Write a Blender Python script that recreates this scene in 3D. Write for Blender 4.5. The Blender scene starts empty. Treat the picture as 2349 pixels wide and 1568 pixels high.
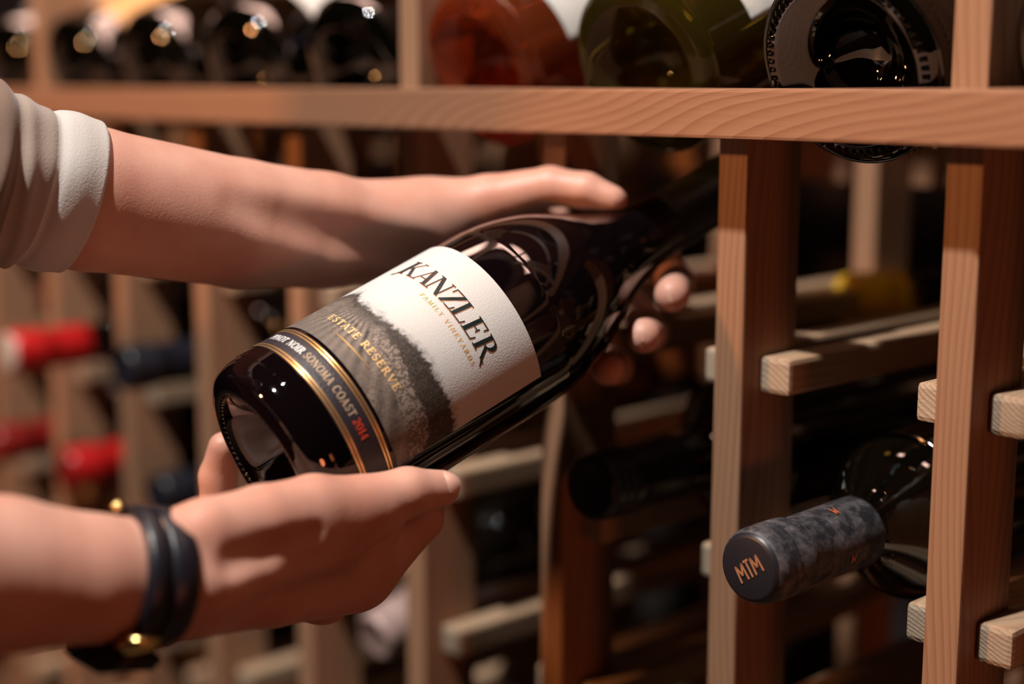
import bpy, bmesh, math, random
import numpy as np
from mathutils import Matrix, Vector

# ------------------------------------------------------------------ camera, world, lights, exposure
F_PX, CX, CY = 3400.0, 1174.5, 784.0           # focal length and centre for a 2349 x 1568 frame
PITCH = math.atan(584 / F_PX)
CAM = np.array([0.0, 0.0, 1.5])
C_R = np.array([1.0, 0, 0]); C_F = np.array([0, math.cos(PITCH), -math.sin(PITCH)]); C_U = np.array([0, math.sin(PITCH), math.cos(PITCH)])
scene = bpy.context.scene
COL = scene.collection

cd = bpy.data.cameras.new('camera'); cam = bpy.data.objects.new('camera', cd); COL.objects.link(cam)
cam.location = CAM; cam.rotation_euler = (math.pi / 2 - PITCH, 0, 0)
cd.sensor_width = 36; cd.lens = F_PX / 2349 * 36; cd.clip_start = 0.01
cd.dof.use_dof = True; cd.dof.focus_distance = 0.597; cd.dof.aperture_fstop = 2.6
scene.camera = cam

world = bpy.data.worlds.new('cellar'); scene.world = world; world.use_nodes = True
world.node_tree.nodes['Background'].inputs[0].default_value = (1.0, 0.32, 0.18, 1)
world.node_tree.nodes['Background'].inputs[1].default_value = 0.0025

AL = math.radians(42.6)                          # the rack runs away to one side at this angle
U = np.array([math.sin(AL), -math.cos(AL), 0]); V = np.array([math.cos(AL), math.sin(AL), 0]); Z = np.array([0, 0, 1.0])
O = np.array([0.16351279, 0.5611879, 0.0])       # foot of the front edge of one rack post

def area_light(name, loc, target, sx, sy, power, col, shape='RECTANGLE', xdir=None):
    l = bpy.data.lights.new(name, 'AREA'); l.shape = shape; l.size = sx; l.size_y = sy; l.energy = power; l.color = col
    o = bpy.data.objects.new(name, l); COL.objects.link(o)
    zz = Vector(loc) - Vector(target); zz.normalize()
    xx = Vector(xdir) if xdir is not None else Vector((1, 0, 0))
    xx = (xx - zz * xx.dot(zz)).normalized(); yy = zz.cross(xx)
    m = Matrix((xx, yy, zz)).transposed().to_4x4(); m.translation = Vector(loc); o.matrix_world = m
    return o

area_light('ceiling_spot', (-0.60, 0.07, 2.90), (0.05, 0.65, 1.40), 0.075, 0.075, 58, (1.0, 0.95, 0.90), 'DISK')
area_light('amber_wall_lamp', (-1.45, 0.05, 1.97), (0.1, 0.65, 1.43), 0.09, 0.09, 19.0, (1.0, 0.42, 0.15), 'DISK')
for i in range(5):                               # warm light strip under the top board of the rack
    c = O + (-1.12 + 0.30 * i) * U + 0.055 * V + 2.035 * Z
    area_light('light_strip', c, c - Z, 0.275, 0.050, 0.70, (1.0, 0.62, 0.49), 'RECTANGLE', U)

area_light('added_red_fill', (0.95, -1.00, 1.05), (0.0, 0.6, 1.35), 0.30, 0.30, 3.6, (1.0, 0.25, 0.10), 'DISK')  # added low reddish fill that lifts the shaded undersides, not a known lamp

scene.cycles.diffuse_bounces = 2
scene.view_settings.view_transform = 'Standard'; scene.view_settings.look = 'None'
scene.view_settings.exposure = 0.0; scene.view_settings.gamma = 1.0; scene.view_settings.use_curve_mapping = False

# ------------------------------------------------------------------ helpers
rng = random.Random(5)

def px(x, y, z):
    return CAM + z * (C_F + (x - CX) / F_PX * C_R - (y - CY) / F_PX * C_U)

def rk(u, v, w):
    return O + u * U + v * V + w * Z

def tag(o, label=None, cat=None, group=None, kind=None):
    if label: o['label'] = label
    if cat: o['category'] = cat
    if group: o['group'] = group
    if kind: o['kind'] = kind
    return o

def empty(name, matrix=None):
    o = bpy.data.objects.new(name, None); COL.objects.link(o); o.empty_display_size = 0.05
    if matrix is not None: o.matrix_world = matrix
    return o

def link(name, me, parent=None, matrix=None):
    o = bpy.data.objects.new(name, me); COL.objects.link(o)
    if parent is not None: o.parent = parent
    if matrix is not None: o.matrix_local = matrix
    return o

def mesh(name, verts, faces, mats, smooth=True, mat_idx=None):
    me = bpy.data.meshes.new(name)
    me.from_pydata([tuple(map(float, v)) for v in verts], [], [tuple(map(int, f)) for f in faces])
    if not isinstance(mats, (list, tuple)): mats = [mats]
    for m in mats: me.materials.append(m)
    if smooth: me.polygons.foreach_set('use_smooth', [True] * len(me.polygons))
    if mat_idx is not None: me.polygons.foreach_set('material_index', list(mat_idx))
    me.update()
    return me

def np_mesh(name, verts, quads, mats, smooth=True):
    verts = np.asarray(verts, np.float32); quads = np.asarray(quads, np.int32)
    me = bpy.data.meshes.new(name)
    me.vertices.add(len(verts)); me.vertices.foreach_set('co', verts.ravel())
    me.loops.add(quads.size); me.loops.foreach_set('vertex_index', quads.ravel())
    me.polygons.add(len(quads)); me.polygons.foreach_set('loop_start', np.arange(len(quads), dtype=np.int32) * quads.shape[1])
    me.polygons.foreach_set('loop_total', np.full(len(quads), quads.shape[1], np.int32))
    if not isinstance(mats, (list, tuple)): mats = [mats]
    for m in mats: me.materials.append(m)
    if smooth: me.polygons.foreach_set('use_smooth', np.ones(len(quads), bool))
    me.update(calc_edges=True); me.validate()
    return me

def lathe(profile, seg=64, close_start=False, close_end=False):
    """profile [(r, z)] about z; returns verts, faces"""
    vs, fs = [], []
    n = len(profile)
    for r, z in profile:
        for k in range(seg):
            a = 2 * math.pi * k / seg
            vs.append((r * math.cos(a), r * math.sin(a), z))
    for i in range(n - 1):
        for k in range(seg):
            k2 = (k + 1) % seg
            fs.append((i * seg + k, i * seg + k2, (i + 1) * seg + k2, (i + 1) * seg + k))
    if close_start: fs.append(tuple(range(seg))[::-1])
    if close_end: fs.append(tuple((n - 1) * seg + k for k in range(seg)))
    return vs, fs

def smooth_profile(pts, n=6):
    """Catmull-Rom through (r, z) points"""
    out = []
    P_ = [pts[0]] + list(pts) + [pts[-1]]
    for i in range(1, len(P_) - 2):
        p0, p1, p2, p3 = map(np.array, (P_[i - 1], P_[i], P_[i + 1], P_[i + 2]))
        for k in range(n):
            t = k / n
            q = 0.5 * (2 * p1 + (p2 - p0) * t + (2 * p0 - 5 * p1 + 4 * p2 - p3) * t * t + (3 * p1 - p0 - 3 * p2 + p3) * t ** 3)
            out.append((max(float(q[0]), 0), float(q[1])))
    out.append(tuple(pts[-1]))
    return out

def frame_matrix(origin, zax, xax):
    z = Vector(zax).normalized(); x = Vector(xax); x = (x - z * x.dot(z)).normalized(); y = z.cross(x)
    m = Matrix((x, y, z)).transposed().to_4x4(); m.translation = Vector(origin)
    return m

# ------------------------------------------------------------------ materials
ALB = 0.80                                       # common reflectance scale against the lamps above
def dim(c): return tuple(x * ALB for x in c)
def new_mat(name):
    m = bpy.data.materials.new(name); m.use_nodes = True
    nt = m.node_tree
    return m, nt, nt.nodes['Principled BSDF']

def plain(name, col, rough=0.5, metal=0.0, spec=0.5, coat=0.0, bump=0.0, bump_scale=400, transmission=0.0, ior=1.45):
    m, nt, b = new_mat(name)
    if metal < 0.5: col = dim(col)
    b.inputs['Base Color'].default_value = (*col, 1); b.inputs['Roughness'].default_value = rough
    b.inputs['Metallic'].default_value = metal; b.inputs['Specular IOR Level'].default_value = spec
    b.inputs['Coat Weight'].default_value = coat; b.inputs['Transmission Weight'].default_value = transmission
    b.inputs['IOR'].default_value = ior
    if bump:
        tc = nt.nodes.new('ShaderNodeTexCoord'); n = nt.nodes.new('ShaderNodeTexNoise'); n.inputs['Scale'].default_value = bump_scale
        bp = nt.nodes.new('ShaderNodeBump'); bp.inputs['Strength'].default_value = bump; bp.inputs['Distance'].default_value = 0.001
        nt.links.new(tc.outputs['Object'], n.inputs['Vector']); nt.links.new(n.outputs['Fac'], bp.inputs['Height']); nt.links.new(bp.outputs['Normal'], b.inputs['Normal'])
    return m

def ramp(nt, pts):
    r = nt.nodes.new('ShaderNodeValToRGB'); e = r.color_ramp.elements
    while len(e) > 1: e.remove(e[-1])
    for i, (p, c) in enumerate(pts):
        k = e[0] if i == 0 else e.new(p)
        k.position = p; k.color = (*c, 1)
    return r

def wood(name, light, dark, rough=0.55, grain=150.0, sway=0.006, bump=0.25, slope=0.0):
    m, nt, b = new_mat(name); N = nt.nodes.new; L = nt.links.new
    tc = N('ShaderNodeTexCoord'); oi = N('ShaderNodeObjectInfo')
    mul = N('ShaderNodeMath'); mul.operation = 'MULTIPLY'; mul.inputs[1].default_value = 7.0; L(oi.outputs['Random'], mul.inputs[0])
    cmb = N('ShaderNodeCombineXYZ'); L(mul.outputs[0], cmb.inputs['X']); L(mul.outputs[0], cmb.inputs['Y'])
    add = N('ShaderNodeVectorMath'); add.operation = 'ADD'; L(tc.outputs['Object'], add.inputs[0]); L(cmb.outputs[0], add.inputs[1])
    # slow sway of the growth rings along the beam
    mp = N('ShaderNodeMapping'); mp.inputs['Scale'].default_value = (4, 18, 18); L(add.outputs[0], mp.inputs['Vector'])
    n1 = N('ShaderNodeTexNoise'); n1.inputs['Scale'].default_value = 1.0; n1.inputs['Detail'].default_value = 1.5; L(mp.outputs[0], n1.inputs['Vector'])
    sx = N('ShaderNodeSeparateXYZ'); L(tc.outputs['Object'], sx.inputs[0])
    yz = N('ShaderNodeMath'); yz.operation = 'MULTIPLY_ADD'; L(sx.outputs['Z'], yz.inputs[0]); yz.inputs[1].default_value = 0.55; L(sx.outputs['Y'], yz.inputs[2])
    sl_ = N('ShaderNodeMath'); sl_.operation = 'MULTIPLY_ADD'; L(sx.outputs['X'], sl_.inputs[0]); sl_.inputs[1].default_value = slope; L(yz.outputs[0], sl_.inputs[2])
    sw = N('ShaderNodeMath'); sw.operation = 'MULTIPLY_ADD'; L(n1.outputs['Fac'], sw.inputs[0]); sw.inputs[1].default_value = sway * 6; L(sl_.outputs[0], sw.inputs[2])
    fr = N('ShaderNodeMath'); fr.operation = 'MULTIPLY'; L(sw.outputs[0], fr.inputs[0]); fr.inputs[1].default_value = grain * 2
    sn = N('ShaderNodeMath'); sn.operation = 'FRACT'; L(fr.outputs[0], sn.inputs[0])
    pw = N('ShaderNodeMath'); pw.operation = 'POWER'; L(sn.outputs[0], pw.inputs[0]); pw.inputs[1].default_value = 2.2
    # fine fibres
    mp2 = N('ShaderNodeMapping'); mp2.inputs['Scale'].default_value = (25, 900, 900); L(add.outputs[0], mp2.inputs['Vector'])
    n2 = N('ShaderNodeTexNoise'); n2.inputs['Scale'].default_value = 1.0; n2.inputs['Detail'].default_value = 2; L(mp2.outputs[0], n2.inputs['Vector'])
    mx = N('ShaderNodeMath'); mx.operation = 'MULTIPLY_ADD'; L(n2.outputs['Fac'], mx.inputs[0]); mx.inputs[1].default_value = 0.35
    hlf = N('ShaderNodeMath'); hlf.operation = 'MULTIPLY'; L(pw.outputs[0], hlf.inputs[0]); hlf.inputs[1].default_value = 0.6; L(hlf.outputs[0], mx.inputs[2])
    r = ramp(nt, [(0.1, dim(light)), (0.95, dim(dark))]); L(mx.outputs[0], r.inputs['Fac'])
    hsv = N('ShaderNodeHueSaturation'); L(r.outputs['Color'], hsv.inputs['Color'])
    vv = N('ShaderNodeMath'); vv.operation = 'MULTIPLY_ADD'; L(oi.outputs['Random'], vv.inputs[0]); vv.inputs[1].default_value = 0.25; vv.inputs[2].default_value = 0.87; L(vv.outputs[0], hsv.inputs['Value'])
    L(hsv.outputs['Color'], b.inputs['Base Color'])
    bp = N('ShaderNodeBump'); bp.inputs['Strength'].default_value = bump; bp.inputs['Distance'].default_value = 0.0006; L(mx.outputs[0], bp.inputs['Height']); L(bp.outputs['Normal'], b.inputs['Normal'])
    b.inputs['Roughness'].default_value = rough; b.inputs['Specular IOR Level'].default_value = 0.3
    return m

M_POST = wood('redwood', (0.37, 0.205, 0.120), (0.24, 0.105, 0.052))
M_LIP = wood('redwood_lip', (0.36, 0.178, 0.100), (0.235, 0.100, 0.050), grain=190, sway=0.0065, slope=-0.14)
M_RAIL = wood('pale_pine', (0.46, 0.31, 0.20), (0.31, 0.185, 0.11), grain=200)
M_END = wood('pine_end_grain', (0.47, 0.37, 0.27), (0.31, 0.22, 0.15), grain=260, bump=0.8)
M_DARKWOOD = wood('stained_board', (0.16, 0.07, 0.04), (0.09, 0.035, 0.02))
M_GLASS = plain('black_glass', (0.003, 0.0015, 0.002), rough=0.035, spec=0.55, coat=0.3)
M_GLASS2 = plain('black_green_glass', (0.0015, 0.0013, 0.0006), rough=0.03, spec=0.9, coat=0.4)
M_ROSE = plain('rose_wine_glass', (0.88, 0.17, 0.05), rough=0.02, transmission=0.92, ior=1.30)
M_OLIVE = plain('olive_glass', (0.20, 0.15, 0.020), rough=0.02, transmission=0.92, ior=1.30)
M_CREAM = plain('cream_paper', (0.60, 0.58, 0.54), rough=0.6, bump=0.15)
M_KRAFT = plain('amber_paper', (0.70, 0.36, 0.13), rough=0.6)
M_BLUE = plain('blue_paper', (0.035, 0.06, 0.32), rough=0.45)
M_INK = plain('black_ink', (0.008, 0.018, 0.018), rough=0.35)
M_COPPER = plain('copper_foil', (0.62, 0.30, 0.16), rough=0.35, metal=0.6)
M_GOLD = plain('gold_foil', (0.95, 0.62, 0.25), rough=0.28, metal=0.9)
M_GOLDINK = plain('gold_ink', (0.92, 0.60, 0.27), rough=0.4, metal=0.25)
M_WHITEINK = plain('silver_white_ink', (0.82, 0.82, 0.78), rough=0.45)
M_TANINK = plain('tan_ink', (0.52, 0.38, 0.26), rough=0.45, metal=0.2)
M_REDINK = plain('red_ink', (0.62, 0.06, 0.03), rough=0.45)
M_BAND = plain('charcoal_paper', (0.022, 0.018, 0.024), rough=0.42, bump=0.3, bump_scale=1500)
M_RED = plain('red_foil', (0.50, 0.012, 0.012), rough=0.33)
M_DRED = plain('dark_red_foil', (0.20, 0.010, 0.008), rough=0.35)
M_BLACKFOIL = plain('black_foil', (0.012, 0.012, 0.018), rough=0.4)
M_PALEFOIL = plain('pale_foil', (0.45, 0.40, 0.36), rough=0.45)
M_PINKFOIL = plain('dusky_foil', (0.42, 0.28, 0.25), rough=0.4)
M_YELLOW = plain('yellow_foil', (0.85, 0.50, 0.03), rough=0.4)
M_STRAP = plain('black_leather', (0.008, 0.008, 0.014), rough=0.38, bump=0.2, bump_scale=900)
M_BRASS = plain('polished_gold', (0.95, 0.68, 0.26), rough=0.2, metal=1.0)
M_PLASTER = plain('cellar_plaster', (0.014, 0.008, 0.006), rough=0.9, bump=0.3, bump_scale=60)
M_FLOOR = plain('stone_floor', (0.10, 0.07, 0.055), rough=0.7, bump=0.3, bump_scale=30)
M_HAIR = plain('brown_hair', (0.045, 0.025, 0.015), rough=0.5)
M_DENIM = plain('dark_denim', (0.02, 0.025, 0.045), rough=0.8)
M_THREAD = plain('grey_thread', (0.45, 0.38, 0.33), rough=0.9)

def dusty(name):
    m, nt, b = new_mat(name); N = nt.nodes.new; L = nt.links.new
    tc = N('ShaderNodeTexCoord'); n = N('ShaderNodeTexNoise'); n.inputs['Scale'].default_value = 160; n.inputs['Detail'].default_value = 6; n.inputs['Roughness'].default_value = 0.7
    L(tc.outputs['Object'], n.inputs['Vector'])
    r = ramp(nt, [(0.42, (0.010, 0.010, 0.014)), (0.62, (0.075, 0.068, 0.072)), (0.8, (0.22, 0.20, 0.19))]); L(n.outputs['Fac'], r.inputs['Fac'])
    L(r.outputs['Color'], b.inputs['Base Color']); b.inputs['Roughness'].default_value = 0.62
    return m
M_DUSTY = dusty('dusty_black_foil')

def skin_mat():
    m, nt, b = new_mat('skin'); N = nt.nodes.new; L = nt.links.new
    tc = N('ShaderNodeTexCoord'); n = N('ShaderNodeTexNoise'); n.inputs['Scale'].default_value = 38; n.inputs['Detail'].default_value = 3
    L(tc.outputs['Object'], n.inputs['Vector'])
    r = ramp(nt, [(0.32, (0.43, 0.208, 0.150)), (0.68, (0.50, 0.278, 0.212))]); L(n.outputs['Fac'], r.inputs['Fac'])
    L(r.outputs['Color'], b.inputs['Base Color'])
    b.inputs['Roughness'].default_value = 0.48; b.inputs['Specular IOR Level'].default_value = 0.35
    b.inputs['Subsurface Weight'].default_value = 0.25; b.inputs['Subsurface Radius'].default_value = (1.0, 0.32, 0.16); b.inputs['Subsurface Scale'].default_value = 0.010
    n2 = N('ShaderNodeTexNoise'); n2.inputs['Scale'].default_value = 900; n2.inputs['Detail'].default_value = 3; L(tc.outputs['Object'], n2.inputs['Vector'])
    bp = N('ShaderNodeBump'); bp.inputs['Strength'].default_value = 0.22; bp.inputs['Distance'].default_value = 0.0006; L(n2.outputs['Fac'], bp.inputs['Height']); L(bp.outputs['Normal'], b.inputs['Normal'])
    return m
M_SKIN = skin_mat()
M_NAIL = plain('fingernail', (0.72, 0.42, 0.33), rough=0.22, coat=0.4)

def cloth_mat(name, col):
    m, nt, b = new_mat(name); N = nt.nodes.new; L = nt.links.new
    tc = N('ShaderNodeTexCoord'); n = N('ShaderNodeTexNoise'); n.inputs['Scale'].default_value = 1400; n.inputs['Detail'].default_value = 2
    L(tc.outputs['Object'], n.inputs['Vector'])
    bp = N('ShaderNodeBump'); bp.inputs['Strength'].default_value = 0.35; bp.inputs['Distance'].default_value = 0.0008; L(n.outputs['Fac'], bp.inputs['Height']); L(bp.outputs['Normal'], b.inputs['Normal'])
    b.inputs['Base Color'].default_value = (*dim(col), 1); b.inputs['Roughness'].default_value = 0.9; b.inputs['Sheen Weight'].default_value = 0.2
    b.inputs['Specular IOR Level'].default_value = 0.15
    return m
M_SHIRT = cloth_mat('taupe_jersey', (0.17, 0.110, 0.080))
M_CUFF = cloth_mat('white_cuff', (0.52, 0.485, 0.45))
M_CUFF2 = cloth_mat('pale_jersey', (0.33, 0.265, 0.22))

# ------------------------------------------------------------------ setting
def slab(name, lo, hi, mat, matrix=None):
    x0, y0, z0 = lo; x1, y1, z1 = hi
    vs = [(x0, y0, z0), (x1, y0, z0), (x1, y1, z0), (x0, y1, z0), (x0, y0, z1), (x1, y0, z1), (x1, y1, z1), (x0, y1, z1)]
    fs = [(0, 3, 2, 1), (4, 5, 6, 7), (0, 1, 5, 4), (1, 2, 6, 5), (2, 3, 7, 6), (3, 0, 4, 7)]
    o = link(name, mesh(name, vs, fs, mat, smooth=False))
    if matrix is not None: o.matrix_world = matrix
    tag(o, kind='structure'); return o

RACK_M = Matrix((Vector(U), Vector(V), Vector(Z))).transposed().to_4x4(); RACK_M.translation = Vector(O)
slab('floor', (-3.0, -2.5, -0.1), (3.5, 3.5, 0.0), M_FLOOR)
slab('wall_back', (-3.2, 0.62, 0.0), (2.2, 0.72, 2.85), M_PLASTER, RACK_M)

# ------------------------------------------------------------------ wine rack
PITCH_R, PW, PD = 0.110, 0.0155, 0.038           # post pitch, post width, post depth
RAIL_TOP = [1.384 - 0.092 * k for k in range(8)]
rack = empty('wine_rack', RACK_M)
tag(rack, 'tall pale wooden wine rack with narrow posts and a front rail across the shelf', 'wine rack')
_beams = {}
def beam(name, lo, hi, axis, mats, bevel=0.0012):
    """a beam between two rack-space corners; its mesh runs along local x so that the grain follows it"""
    size = [hi[i] - lo[i] for i in range(3)]; mid = [(hi[i] + lo[i]) / 2 for i in range(3)]
    order = {0: (0, 1, 2), 1: (1, 2, 0), 2: (2, 0, 1)}[axis]
    dims = tuple(round(size[i], 5) for i in order) + (mats[0].name, bevel)
    if dims not in _beams:
        bm = bmesh.new(); bmesh.ops.create_cube(bm, size=1.0)
        bmesh.ops.scale(bm, vec=dims[:3], verts=bm.verts)
        bmesh.ops.bevel(bm, geom=list(bm.edges), offset=bevel, segments=2, affect='EDGES', profile=0.6)
        for f in bm.faces:
            f.material_index = 1 if abs(f.normal.x) > 0.9 else 0
            f.smooth = False
        me = bpy.data.meshes.new(name); bm.to_mesh(me); bm.free()
        for m in mats: me.materials.append(m)
        _beams[dims] = me
    e = [Vector((1, 0, 0)), Vector((0, 1, 0)), Vector((0, 0, 1))]
    m = Matrix((e[order[0]], e[order[1]], e[order[2]])).transposed().to_4x4(); m.translation = Vector(mid)
    return link(name, _beams[dims], rack, m)

TALL = {-3, 0, 3, 7, 10}
for s in range(-3, 12):
    u0 = -s * PITCH_R
    top = 2.05 if s in TALL else 1.4985
    beam('post', (u0, 0.0, 0.0), (u0 + PW, PD, top), 2, (M_POST, M_POST))
    beam('back_post', (u0, 0.262, 0.0), (u0 + PW, 0.30, 1.47), 2, (M_POST, M_POST))
    for zt in RAIL_TOP:
        for side in (0, 1):
            a = u0 - 0.0160 if side == 0 else u0 + PW
            if s >= 10 or s < -1: continue
            beam('support_rail', (a, 0.0125, zt - 0.0160), (a + 0.0160, 0.292, zt), 1, (M_RAIL, M_END), bevel=0.0022)
beam('front_rail', (-1.36, -0.0250, 1.4792), (0.36, 0.0, 1.4995), 0, (M_LIP, M_END), bevel=0.0014)
ray_ = px(2146, 331, 1.0) - CAM; t_ = ((O - 0.0250 * V - CAM) @ V) / (ray_ @ V); q_ = CAM + t_ * ray_ - O
vs, fs = lathe([(0.0013, 0.0), (0.0011, 0.0002), (0.0007, 0.0002), (0.0004, 0.00005), (0.00001, 0.00005)], 14)
link('nail_hole', mesh('nail_hole', vs, fs, M_DARKWOOD), rack, frame_matrix((q_ @ U, -0.0250, q_[2]), (0, -1, 0), (1, 0, 0)))
beam('back_rail', (-1.36, 0.30, 1.440), (0.36, 0.32, 1.478), 0, (M_POST, M_END))
beam('back_rail', (-1.36, 0.30, 1.295), (0.36, 0.32, 1.332), 0, (M_POST, M_END))
beam('back_rail', (-1.36, 0.30, 0.60), (0.36, 0.32, 0.64), 0, (M_POST, M_END))
beam('light_block_board', (-1.36, 0.075, 1.720), (0.36, 0.32, 1.738), 0, (M_POST, M_END))  # unseen board, added to keep the ceiling spot off the back posts
beam('top_board', (-1.36, 0.0, 2.05), (0.36, 0.32, 2.07), 0, (M_POST, M_END))

# sloping cradle boards that carry the display row, two under every bottle
TAU = math.radians(21)
def cradle(u):
    for du in (-0.026, 0.026):
        L_ = 0.20
        bm = bmesh.new(); bmesh.ops.create_cube(bm, size=1.0); bmesh.ops.scale(bm, vec=(L_, 0.012, 0.024), verts=bm.verts)
        bmesh.ops.bevel(bm, geom=list(bm.edges), offset=0.0012, segments=1, affect='EDGES')
        me = bpy.data.meshes.new('cradle_slat'); bm.to_mesh(me); bm.free(); me.materials.append(M_RAIL)
        d = Vector((0, math.cos(TAU), math.sin(TAU))); x = Vector((1, 0, 0)); n = d.cross(x) * -1
        m = Matrix((d, x, d.cross(x))).transposed().to_4x4()
        base = Vector((u + du, 0.025, 1.507)) + d * 0.16 - Vector((0, -math.sin(TAU), math.cos(TAU))) * (math.sqrt(0.0415 ** 2 - 0.026 ** 2) + 0.0135)
        m.translation = base
        link('cradle_slat', me, rack, m)

# ------------------------------------------------------------------ lettering (serif capitals drawn as strokes)
def _st(x0, y0, x1, y1, w):
    return [(x0 - w / 2, y0), (x0 + w / 2, y0), (x1 + w / 2, y1), (x1 - w / 2, y1)]
def _hb(x0, x1, y, t):
    return [(x0, y - t / 2), (x1, y - t / 2), (x1, y + t / 2), (x0, y + t / 2)]
def _arc(cx, cy, rx, ry, a0, a1, T, t, n=14):
    out = []; prev = None
    for i in range(n + 1):
        a = math.radians(a0 + (a1 - a0) * i / n)
        w = t + (T - t) * abs(math.cos(a)) ** 1.6
        c, s = math.cos(a), math.sin(a)
        pi_ = (cx + (rx - w / 2) * c, cy + (ry - w / 2) * s); po = (cx + (rx + w / 2) * c, cy + (ry + w / 2) * s)
        if prev: out.append([prev[0], prev[1], po, pi_])
        prev = (pi_, po)
    return out

def glyph(ch, T=0.17, t=0.06):
    s = t * 0.9; o = 0.09
    def sf(x, y, w=T): return _hb(x - w / 2 - o, x + w / 2 + o, y + (s / 2 if y < 0.5 else -s / 2), s)
    q, W = [], 0.8
    if ch == 'A':
        q = [_st(0.10, 0, 0.46, 1.02, t), _st(0.80, 0, 0.44, 1.02, T), _hb(0.2, 0.66, 0.33, t), sf(0.10, 0, t), sf(0.80, 0, T)]; W = 0.95
    elif ch in 'EFL':
        q = [_st(0.2, 0, 0.2, 1, T), sf(0.2, 1), sf(0.2, 0)]
        if ch in 'EF': q += [_hb(0.2, 0.68, 1 - t / 2, t), _st(0.67, 0.76, 0.70, 1, t), _hb(0.2, 0.54, 0.52, t), _st(0.54, 0.40, 0.54, 0.64, t)]
        if ch in 'EL': q += [_hb(0.2, 0.72, t / 2, t), _st(0.76, 0.27, 0.71, 0, t)]
        W = 0.82 if ch != 'F' else 0.76
    elif ch == 'I':
        q = [_st(0.2, 0, 0.2, 1, T), sf(0.2, 1), sf(0.2, 0)]; W = 0.42
    elif ch == 'K':
        q = [_st(0.2, 0, 0.2, 1, T), sf(0.2, 1), sf(0.2, 0), _st(0.3, 0.45, 0.74, 1, t), sf(0.74, 1, t), _st(0.86, 0, 0.40, 0.58, T), sf(0.86, 0, T)]; W = 1.0
    elif ch == 'M':
        q = [_st(0.14, 0, 0.2, 1, t), _st(0.52, 0.05, 0.22, 1, T), _st(0.52, 0.05, 0.88, 1, t), _st(0.94, 0, 0.88, 1, T), sf(0.14, 0, t), sf(0.94, 0), sf(0.2, 1, t), sf(0.9, 1, t)]; W = 1.12
    elif ch == 'N':
        q = [_st(0.16, 0, 0.16, 1, t), _st(0.80, 0, 0.18, 1, T), _st(0.80, 0, 0.80, 1, t), sf(0.16, 0, t), sf(0.12, 1, t), sf(0.80, 1, t)]; W = 0.96
    elif ch in 'OQ0':
        rx = 0.44 if ch == 'O' else 0.30
        q = _arc(rx + 0.06, 0.5, rx - 0.05, 0.48, 0, 360, T, t, 26); W = 2 * rx + 0.12
    elif ch == 'C':
        q = _arc(0.46, 0.5, 0.38, 0.48, 42, 318, T, t, 20) + [_st(0.76, 0.68, 0.76, 0.95, t)]; W = 0.88
    elif ch == 'D':
        q = [_st(0.2, 0, 0.2, 1, T), sf(0.2, 1), sf(0.2, 0)] + _arc(0.3, 0.5, 0.5, 0.47, -90, 90, T, t, 16); W = 0.95
    elif ch in 'PR':
        q = [_st(0.2, 0, 0.2, 1, T), sf(0.2, 1), sf(0.2, 0), _hb(0.2, 0.42, 0.97, t), _hb(0.2, 0.42, 0.49, t)] + _arc(0.40, 0.73, 0.26, 0.24, -90, 90, T, t, 12)
        W = 0.74
        if ch == 'R': q += [_st(0.84, 0, 0.42, 0.52, T), sf(0.86, 0, T * 0.6)]; W = 0.94
    elif ch == 'S':
        q = _arc(0.36, 0.745, 0.22, 0.225, 40, 262, T * 0.8, t, 12) + _arc(0.36, 0.265, 0.25, 0.235, 98, -142, T * 0.8, t, 14) + [_st(0.55, 0.74, 0.57, 0.96, t), _st(0.13, 0.04, 0.12, 0.30, t), _st(0.52, 0.40, 0.22, 0.60, T)]; W = 0.72
    elif ch == 'T':
        q = [_st(0.4, 0, 0.4, 1, T), sf(0.4, 0), _hb(0.02, 0.78, 1 - t / 2, t), _st(0.03, 0.74, 0.03, 1, t), _st(0.77, 0.74, 0.77, 1, t)]; W = 0.82
    elif ch == 'V':
        q = [_st(0.46, 0, 0.10, 1, T), _st(0.46, 0, 0.82, 1, t), sf(0.12, 1), sf(0.80, 1, t)]; W = 0.92
    elif ch == 'Y':
        q = [_st(0.42, 0, 0.42, 0.48, T), _st(0.42, 0.42, 0.10, 1, T), _st(0.44, 0.42, 0.76, 1, t), sf(0.42, 0), sf(0.12, 1), sf(0.76, 1, t)]; W = 0.86
    elif ch == 'Z':
        q = [_st(0.12, 0, 0.68, 1, T), _hb(0.08, 0.76, 1 - t / 2, t), _hb(0.04, 0.76, t / 2, t), _st(0.08, 0.72, 0.10, 1, t), _st(0.80, 0.28, 0.74, 0, t)]; W = 0.85
    elif ch == '1':
        q = [_st(0.25, 0, 0.25, 1, T), sf(0.25, 0), _st(0.08, 0.78, 0.25, 1, t)]; W = 0.48
    elif ch == '2':
        q = _arc(0.32, 0.72, 0.22, 0.25, 160, -40, T, t, 12) + [_st(0.10, 0.04, 0.50, 0.58, T * 0.8), _hb(0.06, 0.60, T * 0.35, T * 0.7)]; W = 0.66
    elif ch == '4':
        q = [_st(0.46, 0, 0.46, 1, T), _hb(0.04, 0.66, 0.28, t), _st(0.06, 0.28, 0.44, 1, t), sf(0.46, 0)]; W = 0.70
    else:
        W = 0.42
    return q, W

def text_polys(txt, height, spacing=0.08, **kw):
    polys = []; x = 0
    for ch in txt:
        q, w = glyph(ch, **kw)
        polys += [[((x + a) * height, b * height) for a, b in p] for p in q]
        x += w + spacing
    return polys, (x - spacing) * height

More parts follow.
